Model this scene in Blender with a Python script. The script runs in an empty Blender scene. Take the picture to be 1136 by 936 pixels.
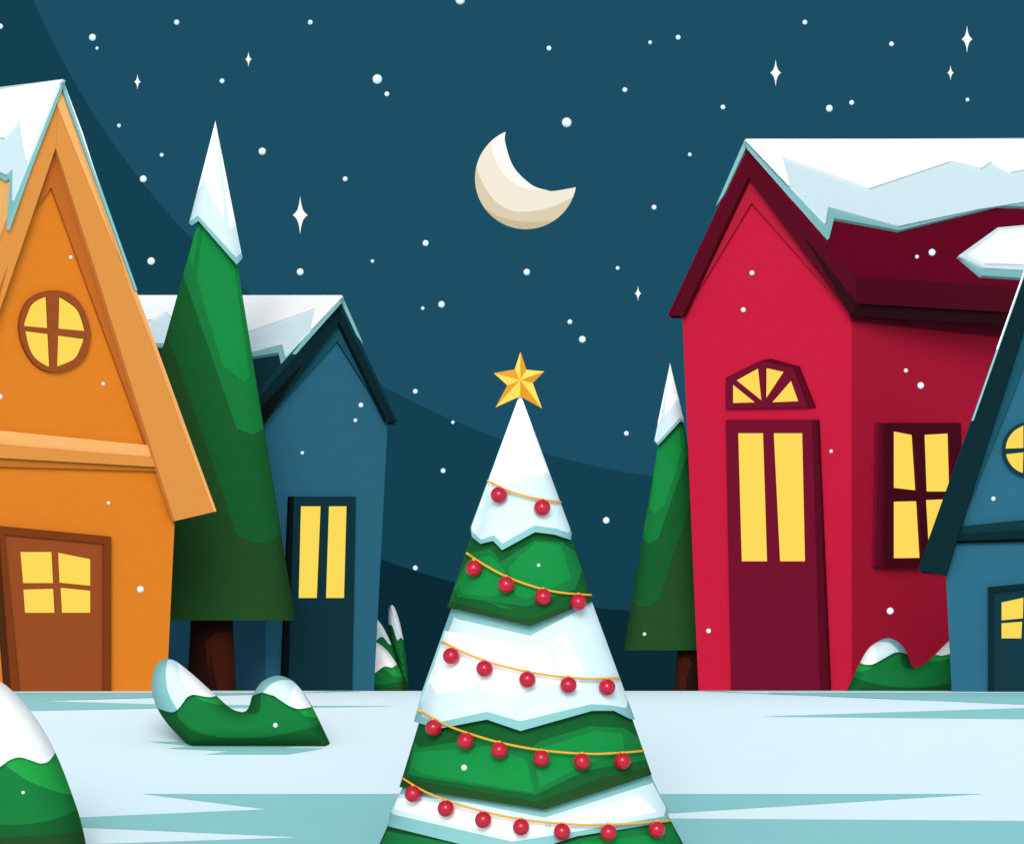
import bpy, bmesh, math, random
from mathutils import Vector, Matrix
from mathutils.geometry import delaunay_2d_cdt

random.seed(7)
S = bpy.context.scene
COL = S.collection
R = math.radians

# ------------------------------------------------------------------ view
LENS = 200.0
F = 1136 * LENS / 36.0            # focal length in photo pixels
HX, HY = 568.0, 690.0             # optical axis column, horizon row
HC = 76 / F * 80.0                # eye height above the crest of the snowfield
CAM = Vector((0, 0, HC))


def ray(px, py):
    return Vector(((px - HX) / F, 1.0, -(py - HY) / F))


def P(px, py, d):
    return CAM + ray(px, py) * d


class Plane:
    """A vertical or tilted plane in the world; normal towards the viewer."""
    def __init__(self, p0, n):
        self.p0 = Vector(p0)
        self.n = Vector(n).normalized()
        if self.n.dot(CAM - self.p0) < 0:
            self.n = -self.n

    def at(self, px, py, off=0.0):
        r = ray(px, py)
        t = (self.n.dot(self.p0 - CAM) + off) / self.n.dot(r)
        return CAM + r * t


def plane3(a, b, c):
    return Plane(a, (b - a).cross(c - a))


# ------------------------------------------------------------------ materials
def lin(c):
    return tuple(((v / 12.92) if v <= 0.04045 else ((v + 0.055) / 1.055) ** 2.4) for v in c)


def hexc(h):
    return lin(tuple(int(h[i:i + 2], 16) / 255 for i in (0, 2, 4)))


KALL = 1.46
EXPO = 0.43


def mat(name, h, k=1.0, rough=0.85, spec=0.03, var=0.04, scale=6.0, bump=0.0, bscale=25.0, stretch=(1, 1, 1)):
    m = bpy.data.materials.new(name)
    m.use_nodes = True
    nt = m.node_tree
    b = nt.nodes['Principled BSDF']
    c = [min(0.93, v / (KALL * k)) for v in hexc(h)]
    b.inputs['Roughness'].default_value = rough
    b.inputs['Specular IOR Level'].default_value = spec
    tc = nt.nodes.new('ShaderNodeTexCoord')
    mp = nt.nodes.new('ShaderNodeMapping')
    mp.inputs['Scale'].default_value = stretch
    nt.links.new(tc.outputs['Object'], mp.inputs['Vector'])
    nz = nt.nodes.new('ShaderNodeTexNoise')
    nz.inputs['Scale'].default_value = scale
    nz.inputs['Detail'].default_value = 4
    nt.links.new(mp.outputs[0], nz.inputs['Vector'])
    mx = nt.nodes.new('ShaderNodeMix')
    mx.data_type = 'RGBA'
    mx.inputs[6].default_value = (*[max(0, v * (1 - var)) for v in c], 1)
    mx.inputs[7].default_value = (*[min(.95, v * (1 + var)) for v in c], 1)
    nt.links.new(nz.outputs['Fac'], mx.inputs[0])
    nt.links.new(mx.outputs[2], b.inputs['Base Color'])
    if bump:
        n2 = nt.nodes.new('ShaderNodeTexNoise')
        n2.inputs['Scale'].default_value = bscale
        n2.inputs['Detail'].default_value = 5
        nt.links.new(mp.outputs[0], n2.inputs['Vector'])
        bp = nt.nodes.new('ShaderNodeBump')
        bp.inputs['Strength'].default_value = bump
        bp.inputs['Distance'].default_value = 0.02
        nt.links.new(n2.outputs['Fac'], bp.inputs['Height'])
        nt.links.new(bp.outputs[0], b.inputs['Normal'])
    return m


def glow(name, h, s=1.0):
    s = s * 2 ** -EXPO
    m = bpy.data.materials.new(name)
    m.use_nodes = True
    nt = m.node_tree
    nt.nodes.remove(nt.nodes['Principled BSDF'])
    e = nt.nodes.new('ShaderNodeEmission')
    e.inputs['Color'].default_value = (*hexc(h), 1)
    e.inputs['Strength'].default_value = s
    nt.links.new(e.outputs[0], nt.nodes['Material Output'].inputs['Surface'])
    return m


SN = dict(var=0.015, bump=0.12, rough=0.9, spec=0.05)
M = dict(
    white=mat('white_snow', 'FBFDFC', k=.86, **SN),
    pale=mat('pale_snow', 'D8EFF6', k=.94, **SN),  # pale blue snow tone, laid between the white and the teal
    teal=mat('teal_snow', '8AC8C9', k=1.05, var=0.03, rough=0.6, spec=0.2),
    ground=mat('snowfield', 'DAF0F5', k=0.69, var=0.015, scale=0.8, bump=0.15, bscale=4),
    ice_and_shade=mat('frozen_ground_and_shade', '8AC8C9', k=0.69, var=0.03, scale=1.5, rough=0.6),
    orange=mat('orange_wall', 'E28226', bump=.1),
    board=mat('orange_wood', 'E19446', bump=.15, stretch=(1, 1, 8)),
    light=mat('pale_and_lit_wood', 'F9B66D', bump=.1),
    soffit_o=mat('soffit_wood', 'C26A28'),
    beamdark=mat('beam_shade', 'C6752B'),
    frame_b=mat('brown_frame', '7C3B18'),
    door_b=mat('brown_door', '9A4D24', stretch=(8, 8, 1), bump=.1),
    reveal_b=mat('dark_brown', '4E2913'),
    red=mat('red_wall', 'CE1E40', bump=.1),
    redshade=mat('crimson_shade', 'B01E38', k=.85),
    roof_r=mat('maroon_roof', '6A0422', bump=.1),
    trim_r=mat('maroon_trim', '560B1F', k=.95),
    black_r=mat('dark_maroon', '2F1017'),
    door_r=mat('maroon_door', '75112F', bump=.06, stretch=(8, 8, 1)),
    purple=mat('maroon_reveal_and_shade', '7B1030'),
    blue=mat('blue_wall', '2C677F', k=.98, bump=.1),
    teal_s=mat('teal_shade', '1B5565'),
    roof_b=mat('slate_roof', '11353F', bump=.1),
    trim_b=mat('dark_slate_trim', '0A282E'),
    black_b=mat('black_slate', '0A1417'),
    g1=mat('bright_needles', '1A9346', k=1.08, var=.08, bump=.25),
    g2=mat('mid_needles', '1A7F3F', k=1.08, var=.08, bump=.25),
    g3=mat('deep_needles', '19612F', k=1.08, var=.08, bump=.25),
    g4=mat('darkest_needles', '1F4521', k=.8, var=.08, bump=.25),  # darkest of the foliage greens
    gl=mat('lightest_green', '25A647', k=1.08, var=.08, bump=.25),  # lightest of the greens, on the bushes
    bark=mat('dark_bark', '2B130E', var=.15, stretch=(6, 6, 1), bump=.4),
    bark2=mat('lit_bark', '441D10', var=.15, stretch=(6, 6, 1), bump=.4),  # lit side of the pine trunks, painted as lighter bark
    wire=mat('golden_cord', 'FBB640', rough=.5),
    bauble=mat('red_bauble', 'C41434', rough=.15, spec=.35, var=.01),
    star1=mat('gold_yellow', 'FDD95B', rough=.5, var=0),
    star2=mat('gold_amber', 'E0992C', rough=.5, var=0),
    flake=mat('snowflake_ice', 'DFF2F8', k=0.9, var=0.0),
    lit=glow('lit_window', 'FDDB5B'),
    moon1=glow('moon_cream', 'F6EEDA'),
    moon0=glow('moon_white', 'FEFDF8'),
    moon2=glow('moon_shade', 'DDD0B3'),
    moon3=glow('moon_deep_shade', 'CDBC99'),
    starlight=glow('starlight', 'FEFEFC'),
)


# ------------------------------------------------------------------ mesh building
def inside(p, poly):
    x, y = p
    r = False
    j = len(poly) - 1
    for i in range(len(poly)):
        xi, yi = poly[i]
        xj, yj = poly[j]
        if (yi > y) != (yj > y) and x < (xj - xi) * (y - yi) / (yj - yi) + xi:
            r = not r
        j = i
    return r


def segdist(p, poly):
    x, y = p
    best = 1e18
    n = len(poly)
    for i in range(n):
        ax, ay = poly[i]
        bx, by = poly[(i + 1) % n]
        dx, dy = bx - ax, by - ay
        L = dx * dx + dy * dy
        t = 0 if L == 0 else max(0, min(1, ((x - ax) * dx + (y - ay) * dy) / L))
        d = (x - ax - t * dx) ** 2 + (y - ay - t * dy) ** 2
        if d < best:
            best = d
    return math.sqrt(best)


def tess(outer, holes=(), step=None):
    pts, edges = [], []
    for loop in [outer, *holes]:
        L = []
        n = len(loop)
        for i in range(n):
            a, b = loop[i], loop[(i + 1) % n]
            k = 1
            if step:
                k = max(1, int(math.ceil(math.hypot(b[0] - a[0], b[1] - a[1]) / step)))
            for q in range(k):
                L.append((a[0] + (b[0] - a[0]) * q / k, a[1] + (b[1] - a[1]) * q / k))
        s = len(pts)
        pts += L
        edges += [(s + i, s + (i + 1) % len(L)) for i in range(len(L))]
    if step:
        xs = [p[0] for p in outer]
        ys = [p[1] for p in outer]
        y = min(ys) + step * .5
        row = 0
        while y < max(ys):
            x = min(xs) + (step * .5 if row % 2 else 0)
            while x < max(xs):
                if inside((x, y), outer) and segdist((x, y), outer) > step * .45:
                    if not any(inside((x, y), h) for h in holes):
                        pts.append((x, y))
                x += step
            y += step * .87
            row += 1
    v, e, f, *_ = delaunay_2d_cdt([Vector(p) for p in pts], edges, [], 0, 1e-5)
    fs = []
    for t in f:
        c = (sum(v[i][0] for i in t) / len(t), sum(v[i][1] for i in t) / len(t))
        if inside(c, outer) and not any(inside(c, h) for h in holes):
            fs.append(tuple(t))
    return [(p[0], p[1]) for p in v], fs


class MB:
    def __init__(self):
        self.v, self.f, self.m, self.mats = [], [], [], []

    def mi(self, m):
        if m not in self.mats:
            self.mats.append(m)
        return self.mats.index(m)

    def region(self, outer, front, back, m, holes=(), step=None):
        """a closed solid: front sheet, back sheet and its rim"""
        pts, fs = tess(outer, holes, step)
        used = sorted({i for t in fs for i in t})
        idx = {o: k for k, o in enumerate(used)}
        n = len(used)
        s = len(self.v)
        self.v += [front(*pts[i]) for i in used]
        self.v += [back(*pts[i]) for i in used]
        k = self.mi(m)
        cnt = {}
        for t in fs:
            t = [idx[i] for i in t]
            self.f.append([s + i for i in t]); self.m.append(k)
            self.f.append([s + n + i for i in reversed(t)]); self.m.append(k)
            for a, b in zip(t, t[1:] + t[:1]):
                cnt[(a, b)] = 1
        for (a, b) in cnt:
            if (b, a) not in cnt:
                self.f.append([s + b, s + a, s + n + a, s + n + b]); self.m.append(k)
        return self

    def slab(self, pl, poly, m, t=.08, off=0.0, holes=(), vec=None):
        w = -pl.n * t if vec is None else vec
        return self.region(poly, lambda x, y: pl.at(x, y, off), lambda x, y: pl.at(x, y, off) + w, m, holes)

    def hull(self, pts, faces, m):
        s = len(self.v)
        self.v += [Vector(p) for p in pts]
        k = self.mi(m)
        for f in faces:
            self.f.append([s + i for i in f]); self.m.append(k)
        return self

    def prism(self, pts, vec, m):
        n = len(pts)
        return self.hull(list(pts) + [p + vec for p in pts],
                         [list(range(n)), list(range(2 * n - 1, n - 1, -1))] +
                         [[i, n + i, n + (i + 1) % n, (i + 1) % n] for i in range(n)], m)

    def tube(self, pts, r, m, closed=False, n=8):
        s = len(self.v)
        k = self.mi(m)
        N = len(pts)
        for i, p in enumerate(pts):
            a = pts[(i - 1) % N] if (closed or i > 0) else pts[i]
            b = pts[(i + 1) % N] if (closed or i < N - 1) else pts[i]
            t = (b - a).normalized()
            u = t.cross(Vector((0, 0, 1)))
            u = u.normalized() if u.length > 1e-6 else Vector((1, 0, 0))
            w = u.cross(t).normalized()
            for q in range(n):
                A = 2 * math.pi * q / n
                self.v.append(p + u * math.cos(A) * r + w * math.sin(A) * r)
        for i in range(N if closed else N - 1):
            j = (i + 1) % N
            for q in range(n):
                q2 = (q + 1) % n
                self.f.append([s + i * n + q, s + i * n + q2, s + j * n + q2, s + j * n + q]); self.m.append(k)
        return self

    def build(self, name, parent=None, smooth=False, loc=None, kind=None, label=None):
        org = ORIGIN.get(parent.name, Vector()) if parent else Vector(loc or (0, 0, 0))
        me = bpy.data.meshes.new(name)
        me.from_pydata([tuple(p - org) for p in self.v], [], self.f)
        for m in self.mats:
            me.materials.append(m)
        me.polygons.foreach_set('material_index', self.m)
        bm = bmesh.new()
        bm.from_mesh(me)
        bmesh.ops.recalc_face_normals(bm, faces=bm.faces)
        bm.to_mesh(me)
        bm.free()
        if smooth:
            me.polygons.foreach_set('use_smooth', [True] * len(me.polygons))
            me.set_sharp_from_angle(angle=R(38))
        o = bpy.data.objects.new(name, me)
        COL.objects.link(o)
        if parent:
            o.parent = parent
        else:
            o.location = org
        ORIGIN[o.name] = org
        if kind:
            o['kind'] = kind
        if label:
            o['label'] = label
        return o


ORIGIN = {}


def tag(o, label, cat, group=None):
    o['label'] = label
    o['category'] = cat
    if group:
        o['group'] = group
    return o


def thing(name, label, cat, loc, group=None):
    o = bpy.data.objects.new(name, None)
    COL.objects.link(o)
    o.location = loc
    ORIGIN[o.name] = Vector(loc)
    return tag(o, label, cat, group)


def spline(pts, closed=False, k=6):
    out = []
    n = len(pts)
    for i in range(n if closed else n - 1):
        p0 = pts[(i - 1) % n] if (closed or i > 0) else pts[i]
        p1 = pts[i]
        p2 = pts[(i + 1) % n]
        p3 = pts[(i + 2) % n] if (closed or i + 2 < n) else p2
        for q in range(k):
            t = q / k
            out.append(tuple(.5 * (2 * b + (c - a) * t + (2 * a - 5 * b + 4 * c - d) * t * t + (3 * b - a - 3 * c + d) * t ** 3)
                             for a, b, c, d in zip(p0, p1, p2, p3)))
    if not closed:
        out.append(pts[-1])
    return out


# ------------------------------------------------------------------ ground
def sp(x, w=.35):
    return w * math.log1p(math.exp(max(-40, min(40, x / w)))) if x / w < 40 else x


def gz(y):
    yc = max(0.0, y)
    z = HC - 76 / F * yc
    if yc < 80:
        z -= max(0, (80 - max(yc, 70))) * .25 * yc / F
    else:
        z -= (yc - 80) * .004 + max(0, yc - 87) * .06
    z -= .21 * (sp(76 - yc) - sp(58 - yc))
    return z


def ground_hit(px, py, up=0.004):
    r = ray(px, py)
    lo, hi = 40.0, 80.0
    f = lambda t: (CAM + r * t).z - gz(t) - up
    if f(hi) > 0:
        t = hi
    else:
        for _ in range(50):
            mid = (lo + hi) / 2
            if f(mid) > 0:
                lo = mid
            else:
                hi = mid
        t = hi
    p = CAM + r * t
    p.z = gz(t) + up
    return p


ys = [-400, -100, -30, 0, 20, 35, 45] + [50 + .5 * i for i in range(0, 90)] + [95, 100, 110, 130, 180, 300, 600, 1500, 4000]
xs = [-2500, -600, -150, -60, -25] + [-12 + 2 * i for i in range(13)] + [25, 60, 150, 600, 2500]
g = MB()
k = g.mi(M['ground'])
for y in ys:
    for x in xs:
        g.v.append(Vector((x, y, gz(y))))
W = len(xs)
for j in range(len(ys) - 1):
    for i in range(W - 1):
        g.f.append([j * W + i, j * W + i + 1, (j + 1) * W + i + 1, (j + 1) * W + i]); g.m.append(k)
g.build('ground', smooth=True, kind='structure')

ice_and_shade = MB()
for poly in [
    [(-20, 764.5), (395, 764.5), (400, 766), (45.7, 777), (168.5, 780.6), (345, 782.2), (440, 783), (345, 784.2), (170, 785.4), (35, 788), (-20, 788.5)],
    [(164.7, 822), (364, 822.7), (313, 829), (359.5, 829.7), (319.7, 836.3), (228.6, 836.3), (253.8, 832.8), (185, 829.7), (210, 827.2)],  # teal patch at the foot of the low bush: its shadow, painted on
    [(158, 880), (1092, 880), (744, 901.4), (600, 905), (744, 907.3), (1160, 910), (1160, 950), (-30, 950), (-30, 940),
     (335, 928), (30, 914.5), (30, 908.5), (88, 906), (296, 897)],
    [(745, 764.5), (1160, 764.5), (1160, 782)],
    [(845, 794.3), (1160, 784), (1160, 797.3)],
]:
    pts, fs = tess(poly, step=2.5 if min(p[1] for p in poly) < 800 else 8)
    s = len(ice_and_shade.v)
    ice_and_shade.v += [ground_hit(*p) for p in pts]
    k = ice_and_shade.mi(M['ice_and_shade'])
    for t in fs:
        ice_and_shade.f.append([s + i for i in t]); ice_and_shade.m.append(k)
io = ice_and_shade.build('ice_and_shade', kind='structure')

# ------------------------------------------------------------------ houses
def facing(az):
    """normal of a front turned az degrees to the right, and the way back through the house"""
    a = R(az)
    n = Vector((math.sin(a), -math.cos(a), 0))
    return n, -n


def snow_part(house, layers, pl, name='roof_snow', extra=None):
    b = MB()
    for m, poly, off, t in layers:
        b.slab(pl, poly, M[m], t=t, off=off)
    if extra:
        extra(b)
    return b.build(name, house)


# ---- orange house
n, back = facing(30)
FO = Plane(P(100, 766, 78.3), n)
house = thing('orange_house', 'tall orange timber house with steep gable, round window and brown door', 'house', FO.at(60, 767))
L = 2.4
b = MB()
wall = [(60, 140), (166.8, 490), (193.8, 577.8), (184.3, 776), (-92, 776), (-100, 578)]
b.prism([FO.at(*p) for p in wall], back * L, M['orange'])
b.build('wall', house)
O = .15
A = FO.at(68, 92, O)
El = FO.at(-122, 600, O)
Er = FO.at(240, 566, O)
C = A + back * (L + .5)
ridge_lift = (P(-40, 105.5, C.y).z - C.z) * .0
rf = MB()
pl_l = plane3(A, P(-34, 104.8, A.y + 2.25), El)
b_a = pl_l.at(-34, 104.8)
b_e = El + (b_a - A)
rf.prism([A, b_a, b_e, El], -pl_l.n * .07, M['light'])
pl_r = plane3(A, Er, A + (b_a - A))
nr = pl_r.n if pl_r.n.z > 0 else -pl_r.n
A2 = A + Vector((0, 0.01, -.02))
rf.prism([A2, Er, Er + (b_a - A), A2 + (b_a - A)], -nr * .07, M['light'])
rf.build('roof', house)
# bargeboards
bb = MB()
bb.slab(FO, [(66, 98), (137, 300), (240, 567), (193.8, 577.8), (175, 520), (166.8, 494), (106, 300), (62, 164)], M['board'], .1, O + .02)
bb.slab(FO, [(66, 98), (137, 300), (240, 567), (237.5, 567.6), (144, 316), (61.5, 112)], M['light'], .02, O + .04)  # pale strip is a highlight painted along the board's outer edge
bb.build('bargeboard', house)
bb = MB()
bb.slab(FO, [(65.7, 98), (61.8, 164), (15, 300), (-93, 612), (-126, 600)], M['board'], .1, O + .02)
bb.slab(FO, [(0, 318), (6.5, 300), (8.5, 296), (-9, 362)], M['soffit_o'], .01, O + .024)
bb.build('bargeboard', house)
sf = MB()
sf.slab(FO, [(62, 160), (108, 300), (168.5, 494), (162, 494), (98, 320), (57, 207.6), (37.4, 236), (30, 250)], M['soffit_o'], .05, .06)
sf.slab(FO, [(174, 518), (194.5, 578.5), (186, 556)], M['soffit_o'], .05, .04)
sf.build('soffit', house)
bm_ = MB()
bm_.slab(FO, [(-75, 470), (167.5, 494), (171, 507), (-79, 486)], M['light'], .07, .09)  # paler strip paints the beam's top as lit
bm_.slab(FO, [(-79, 485.5), (171, 507.2), (176, 518), (-83, 503)], M['board'], .08, .12)
bm_.slab(FO, [(-83, 503), (175, 518), (174, 522.5), (-84, 515)], M['beamdark'], .06, .06)  # darker strip paints the shade beneath the beam
bm_.slab(FO, [(0, 492.6), (40, 496), (107, 506.3), (60, 503)], M['board'], .01, .094)
bm_.build('beam', house)


def holed(pl, outer, holes, m, t, off, name, parent, glass_off=None, label=None):
    o = MB().slab(pl, outer, m, t, off, holes).build(name, parent, label=label)
    gb = MB()
    for h in holes:
        cx = sum(p[0] for p in h) / len(h)
        cy = sum(p[1] for p in h) / len(h)
        hh = [(cx + (p[0] - cx) * 1.04, cy + (p[1] - cy) * 1.03) for p in h]
        gb.slab(pl, hh, M['lit'], .012, off - t * .45 if glass_off is None else glass_off)
    gb.build('glass', o)
    return o


panes = [[(22.7, 612), (58, 612), (59.8, 646.5), (25.7, 646.5)], [(64.6, 612.7), (101, 620), (101, 649.5), (66, 646)],
         [(26, 653.7), (59.8, 652.8), (61.3, 679.4), (27.8, 679.4)], [(67.3, 651.6), (101, 655), (101, 679.4), (68.8, 679.4)]]
d = holed(FO, [(5, 592.7), (115, 603), (115, 776), (23, 776)], panes, M['door_b'], .06, .05, 'door', house)
fr = MB()
fr.slab(FO, [(-1, 583), (123.5, 595), (123.5, 776), (115, 776), (115, 603), (5, 592.7), (22.6, 776), (13.3, 776)], M['frame_b'], .12, .085)
fr.slab(FO, [(-1.5, 583), (13.2, 776), (6.4, 776), (-9, 584)], M['reveal_b'], .1, .05)
fr.build('door_frame', d)
# round window
def arc(cx, cy, rx, ry, a0, a1, k=9):
    return [(cx + rx * math.cos(R(a0 + (a1 - a0) * i / k)), cy - ry * math.sin(R(a0 + (a1 - a0) * i / k))) for i in range(k + 1)]
oval = spline([(59, 322), (78, 326), (92, 341), (100.5, 368), (95, 394), (80, 408), (59, 412.8), (40, 405), (27, 386), (21.8, 362), (27, 340), (40, 327)], True, 4)
q1 = [(53.6, 364), (27, 361.6)] + spline([(27.2, 358), (34, 340), (42, 333), (52, 328.9)], k=4)
q2 = [(65, 364.5), (65.8, 329.3)] + spline([(68, 330), (84.5, 341), (91, 353), (95, 367.2)], k=4)
q3 = [(54, 370.4), (55.8, 407)] + spline([(52, 406), (39, 397), (32, 384), (28.3, 367.2)], k=4)
q4 = [(64.6, 372), (94, 376)] + spline([(92.5, 381), (85.5, 396), (76, 402), (63.5, 406.7)], k=4)
holed(FO, oval, [q1, q2, q3, q4], M['door_b'], .09, .07, 'window', house)
# snow
tl = [(69.5, 88), (-36, 105), (-36, 205), (0, 197), (5.3, 201), (10.7, 198), (7.2, 254), (30, 190), (67, 94)]
pa = [(69.5, 88), (-36, 105), (-36, 199), (0, 190.8), (6.7, 194), (13.9, 187.5), (13.4, 222), (40, 157), (66.5, 92)]
wh = [(69, 88.3), (-36, 105), (-36, 160), (0, 152), (4, 153), (21.4, 134), (28.6, 178), (64, 93)]


def ex(bb):
    bb.region([(70.1, 89.4), (68, 96), (150, 322), (152.5, 322)], lambda x, y: FO.at(x, y, O + .03), lambda x, y: FO.at(x, y, O + .03) + (b_a - A) * .95, M['teal'])
    bb.region([(69.5, 88), (71.5, 94), (110, 205), (92, 148)], lambda x, y: FO.at(x, y, O + .035), lambda x, y: FO.at(x, y, O + .035) + (b_a - A) * .95, M['white'])


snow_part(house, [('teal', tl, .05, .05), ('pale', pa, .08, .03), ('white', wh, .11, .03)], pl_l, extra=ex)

# ---- red house
n, back = facing(-33)
FR = Plane(P(945, 766, 82.0), n)
house = thing('red_house', 'tall red house with snowy maroon roof, fanlight and double paned door', 'house', FR.at(860, 767))
L = 8.0
right = Vector((math.cos(R(33)), -math.sin(R(33)), 0))
SR = Plane(FR.at(945, 766), right)
b = MB()
b.prism([FR.at(*p) for p in [(757, 349), (830, 180), (944.6, 350), (945, 776), (775.4, 776)]], back * L, M['red'])
b.build('wall', house)
O = .15
A = FR.at(829.5, 160, O)
B = FR.at(948.7, 306.9, O)
lat = (1290 - 829.5) * A.y / F
Cb = P(1290, 156, A.y + lat / math.tan(R(33)))
pl = plane3(A, Cb, B)
rf = MB()
rf.slab(pl, [(829.5, 160), (1290, 156), (1330, 331), (948.7, 306.9)], M['roof_r'], .1)
El = FR.at(741, 349, O)
rf.prism([A, Cb, Cb + (El - A), El], Vector((.05, 0, -.06)), M['roof_r'])
rf.build('roof', house)
bb = MB()
bb.slab(FR, [(741, 349), (830, 163), (830, 196.5), (756.8, 350.9)], M['trim_r'], .1, O + .02)
bb.slab(FR, [(741, 349), (830, 163), (830, 174), (743.5, 349.2)], M['roof_r'], .02, O + .03)
bb.build('bargeboard', house)
bb = MB()
bb.slab(FR, [(830.2, 163), (948.7, 306.9), (950.9, 336.6), (944.4, 350.9), (830.2, 196.5)], M['trim_r'], .1, O + .02)
bb.slab(FR, [(830.2, 163), (948.7, 306.9), (830.2, 174)], M['roof_r'], .02, O + .03)
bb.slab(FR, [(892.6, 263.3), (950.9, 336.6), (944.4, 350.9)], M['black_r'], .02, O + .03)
bb.build('bargeboard', house)
sf = MB()
sf.slab(FR, [(830, 190), (945, 351), (833.5, 225), (758, 350)], M['redshade'], .05, .055)  # darker red under the gable: overhang shadow painted as a slab
sf.build('soffit', house)  # this soffit is only the painted overhang shadow
fa = MB()
B2 = pl.at(1330, 331)
EV = plane3(B, B2, B + Vector((0, 0, 1)))
fa.slab(EV, [(948.9, 307), (1340, 331.5), (1340, 359), (951, 336.7)], M['trim_r'], .06, .02)
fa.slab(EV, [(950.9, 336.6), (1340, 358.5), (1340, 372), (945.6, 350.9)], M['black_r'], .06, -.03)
fa.slab(SR, [(946, 351), (1340, 371), (1340, 400), (946, 356)], M['purple'], .04, .03)  # dark band below the eave is its shadow, painted on the side wall
fa.build('eave', house)
panes = [[(817.6, 480.4), (846.5, 480.4), (850.9, 622.4), (821.5, 622.4)], [(857, 480.4), (889.9, 480.4), (893, 622.4), (864, 622.4)]]
d = holed(FR, [(805, 465.5), (901, 465.5), (910, 776), (811.2, 776)], panes, M['door_r'], .08, .06, 'door', house)
MB().slab(FR, [(901, 465.5), (906.5, 465.5), (920, 776), (910, 776)], M['trim_r'], .1, .075).build('door_frame', d)
tri = [[(811.9, 425.7), (837.3, 446.2), (811.9, 447)], [(815.8, 421.7), (840.8, 408), (844.7, 445)],
       [(849, 408), (869.3, 412.5), (848.7, 443.6)], [(877, 421.3), (885.5, 445), (855.3, 446.2)]]
fl = holed(FR, [(805, 453), (805, 419), (843.9, 399.8), (880, 408.5), (896, 451.7)], tri, M['door_r'], .08, .07, 'fanlight', house)
MB().slab(FR, [(843.9, 399.8), (854.8, 398), (885.5, 406.4), (903.5, 451.5), (896, 451.7), (880, 408.5)], M['trim_r'], .08, .05).build('frame', fl)
panes = [[(991.6, 478), (1014, 482.3), (1018, 544), (991.6, 541)], [(1025.7, 482.3), (1053.8, 480.6), (1055.6, 545), (1028, 545)],
         [(991.6, 556.3), (1019, 555.7), (1022.7, 618.5), (991.6, 619)], [(1027.4, 554.5), (1054, 553.5), (1057, 619), (1031, 619)]]
w = holed(SR, [(980.5, 469), (1066, 469), (1070, 629), (980.5, 629)], panes, M['trim_r'], .09, .08, 'window', house)
MB().slab(SR, [(974, 469), (980.3, 469), (980.3, 629), (971, 629)], M['purple'], .08, .05).build('frame', w)
tl = [(827, 154.5), (1285, 154.5), (1285, 246), (1136, 229), (1107, 228.5), (998, 255.4), (925.5, 241.9), (920, 264), (831, 163)]
pa = [(827.5, 154.3), (1285, 154.3), (1285, 232), (1136, 224), (1085, 232), (996, 250.8), (918.7, 229.3), (916, 247)]
wh = [(828, 154.1), (1285, 154.1), (1285, 185), (1136, 188), (1121, 191), (1100, 178.6), (1089, 186.5), (1055, 178.6), (964, 209), (868, 174), (876.5, 205)]
t2 = [(1063.5, 283.7), (1107, 252.6), (1160, 248), (1190, 270), (1160, 310), (1089, 305.5)]
p2 = [(1063.5, 283.5), (1107, 252.4), (1160, 247.6), (1188, 270), (1160, 301), (1091, 297)]
w2 = [(1075, 281), (1109, 255.5), (1160, 250), (1184, 270), (1160, 294), (1093, 292)]


def ex(bb):
    for poly in ([(826, 155.4), (794, 228.6), (802.5, 216.8), (828.3, 162)],):
        bb.region(poly, lambda x, y: FR.at(x, y, O + .035), lambda x, y: FR.at(x, y, O + .035) + (Cb - A) * .95, M['teal'])


snow_part(house, [('teal', tl, .05, .05), ('pale', pa, .08, .03), ('white', wh, .11, .03),
                  ('teal', t2, .05, .05), ('pale', p2, .08, .03), ('white', w2, .11, .03)], pl, extra=ex)

# ---- blue house behind the tall pine
n, back = facing(32)
FB = Plane(P(294.4, 766, 83.0), n)
house = thing('blue_house', 'narrow blue house with snowy dark roof and two tall door panes', 'house', FB.at(355, 767), 'blue houses')
L = 5.0
b = MB()
b.prism([FB.at(*p) for p in [(294, 468), (376, 352), (430, 467.5), (414.3, 776), (294.4, 776)]], back * L, M['blue'])
b.build('wall', house)
A = FB.at(377, 331, O)
lat = (377 - 60) * A.y / F
Cb = P(60, 330, A.y + lat * 1.6)
B = FB.at(291.4, 437, O)
pl = plane3(A, Cb, B)
rf = MB()
rf.slab(pl, [(377, 331), (60, 330), (20, 440), (289, 440)], M['roof_b'], .1)
Er = FB.at(441, 467, O)
rf.prism([A, Er, Er + (Cb - A), Cb], Vector((-.05, 0, -.06)), M['roof_b'])
rf.build('roof', house)
bb = MB()
bb.slab(FB, [(376.5, 333.3), (441, 467), (429.9, 467.8), (376.7, 357.5)], M['trim_b'], .1, O + .02)
bb.slab(FB, [(376.5, 333.3), (441, 467), (439, 467.2), (376.5, 341)], M['roof_b'], .02, O + .03)
bb.build('bargeboard', house)
bb = MB()
bb.slab(FB, [(376.3, 333.3), (376.3, 357.5), (294, 470), (286, 466), (286, 440)], M['trim_b'], .1, O + .02)
bb.slab(FB, [(376.3, 333.3), (376.3, 341), (291, 437), (286, 443), (286, 433)], M['roof_b'], .02, O + .03)
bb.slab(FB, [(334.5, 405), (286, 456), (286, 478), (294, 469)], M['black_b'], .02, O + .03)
bb.build('bargeboard', house)
MB().slab(FB, [(376.9, 352), (431, 468), (374.2, 378), (294, 468.5)], M['teal_s'], .05, .055).build('soffit', house)  # teal band paints the shadow of the gable overhang on the wall
panes = [[(333.9, 561.4), (357, 561.4), (352.8, 663), (331.4, 663)], [(365, 561.4), (385.8, 561.4), (383, 663), (361.7, 663)]]
d = holed(FB, [(326, 550.6), (394.7, 550.6), (390.4, 776), (319.5, 776)], panes, M['roof_b'], .08, .06, 'door', house)
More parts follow.
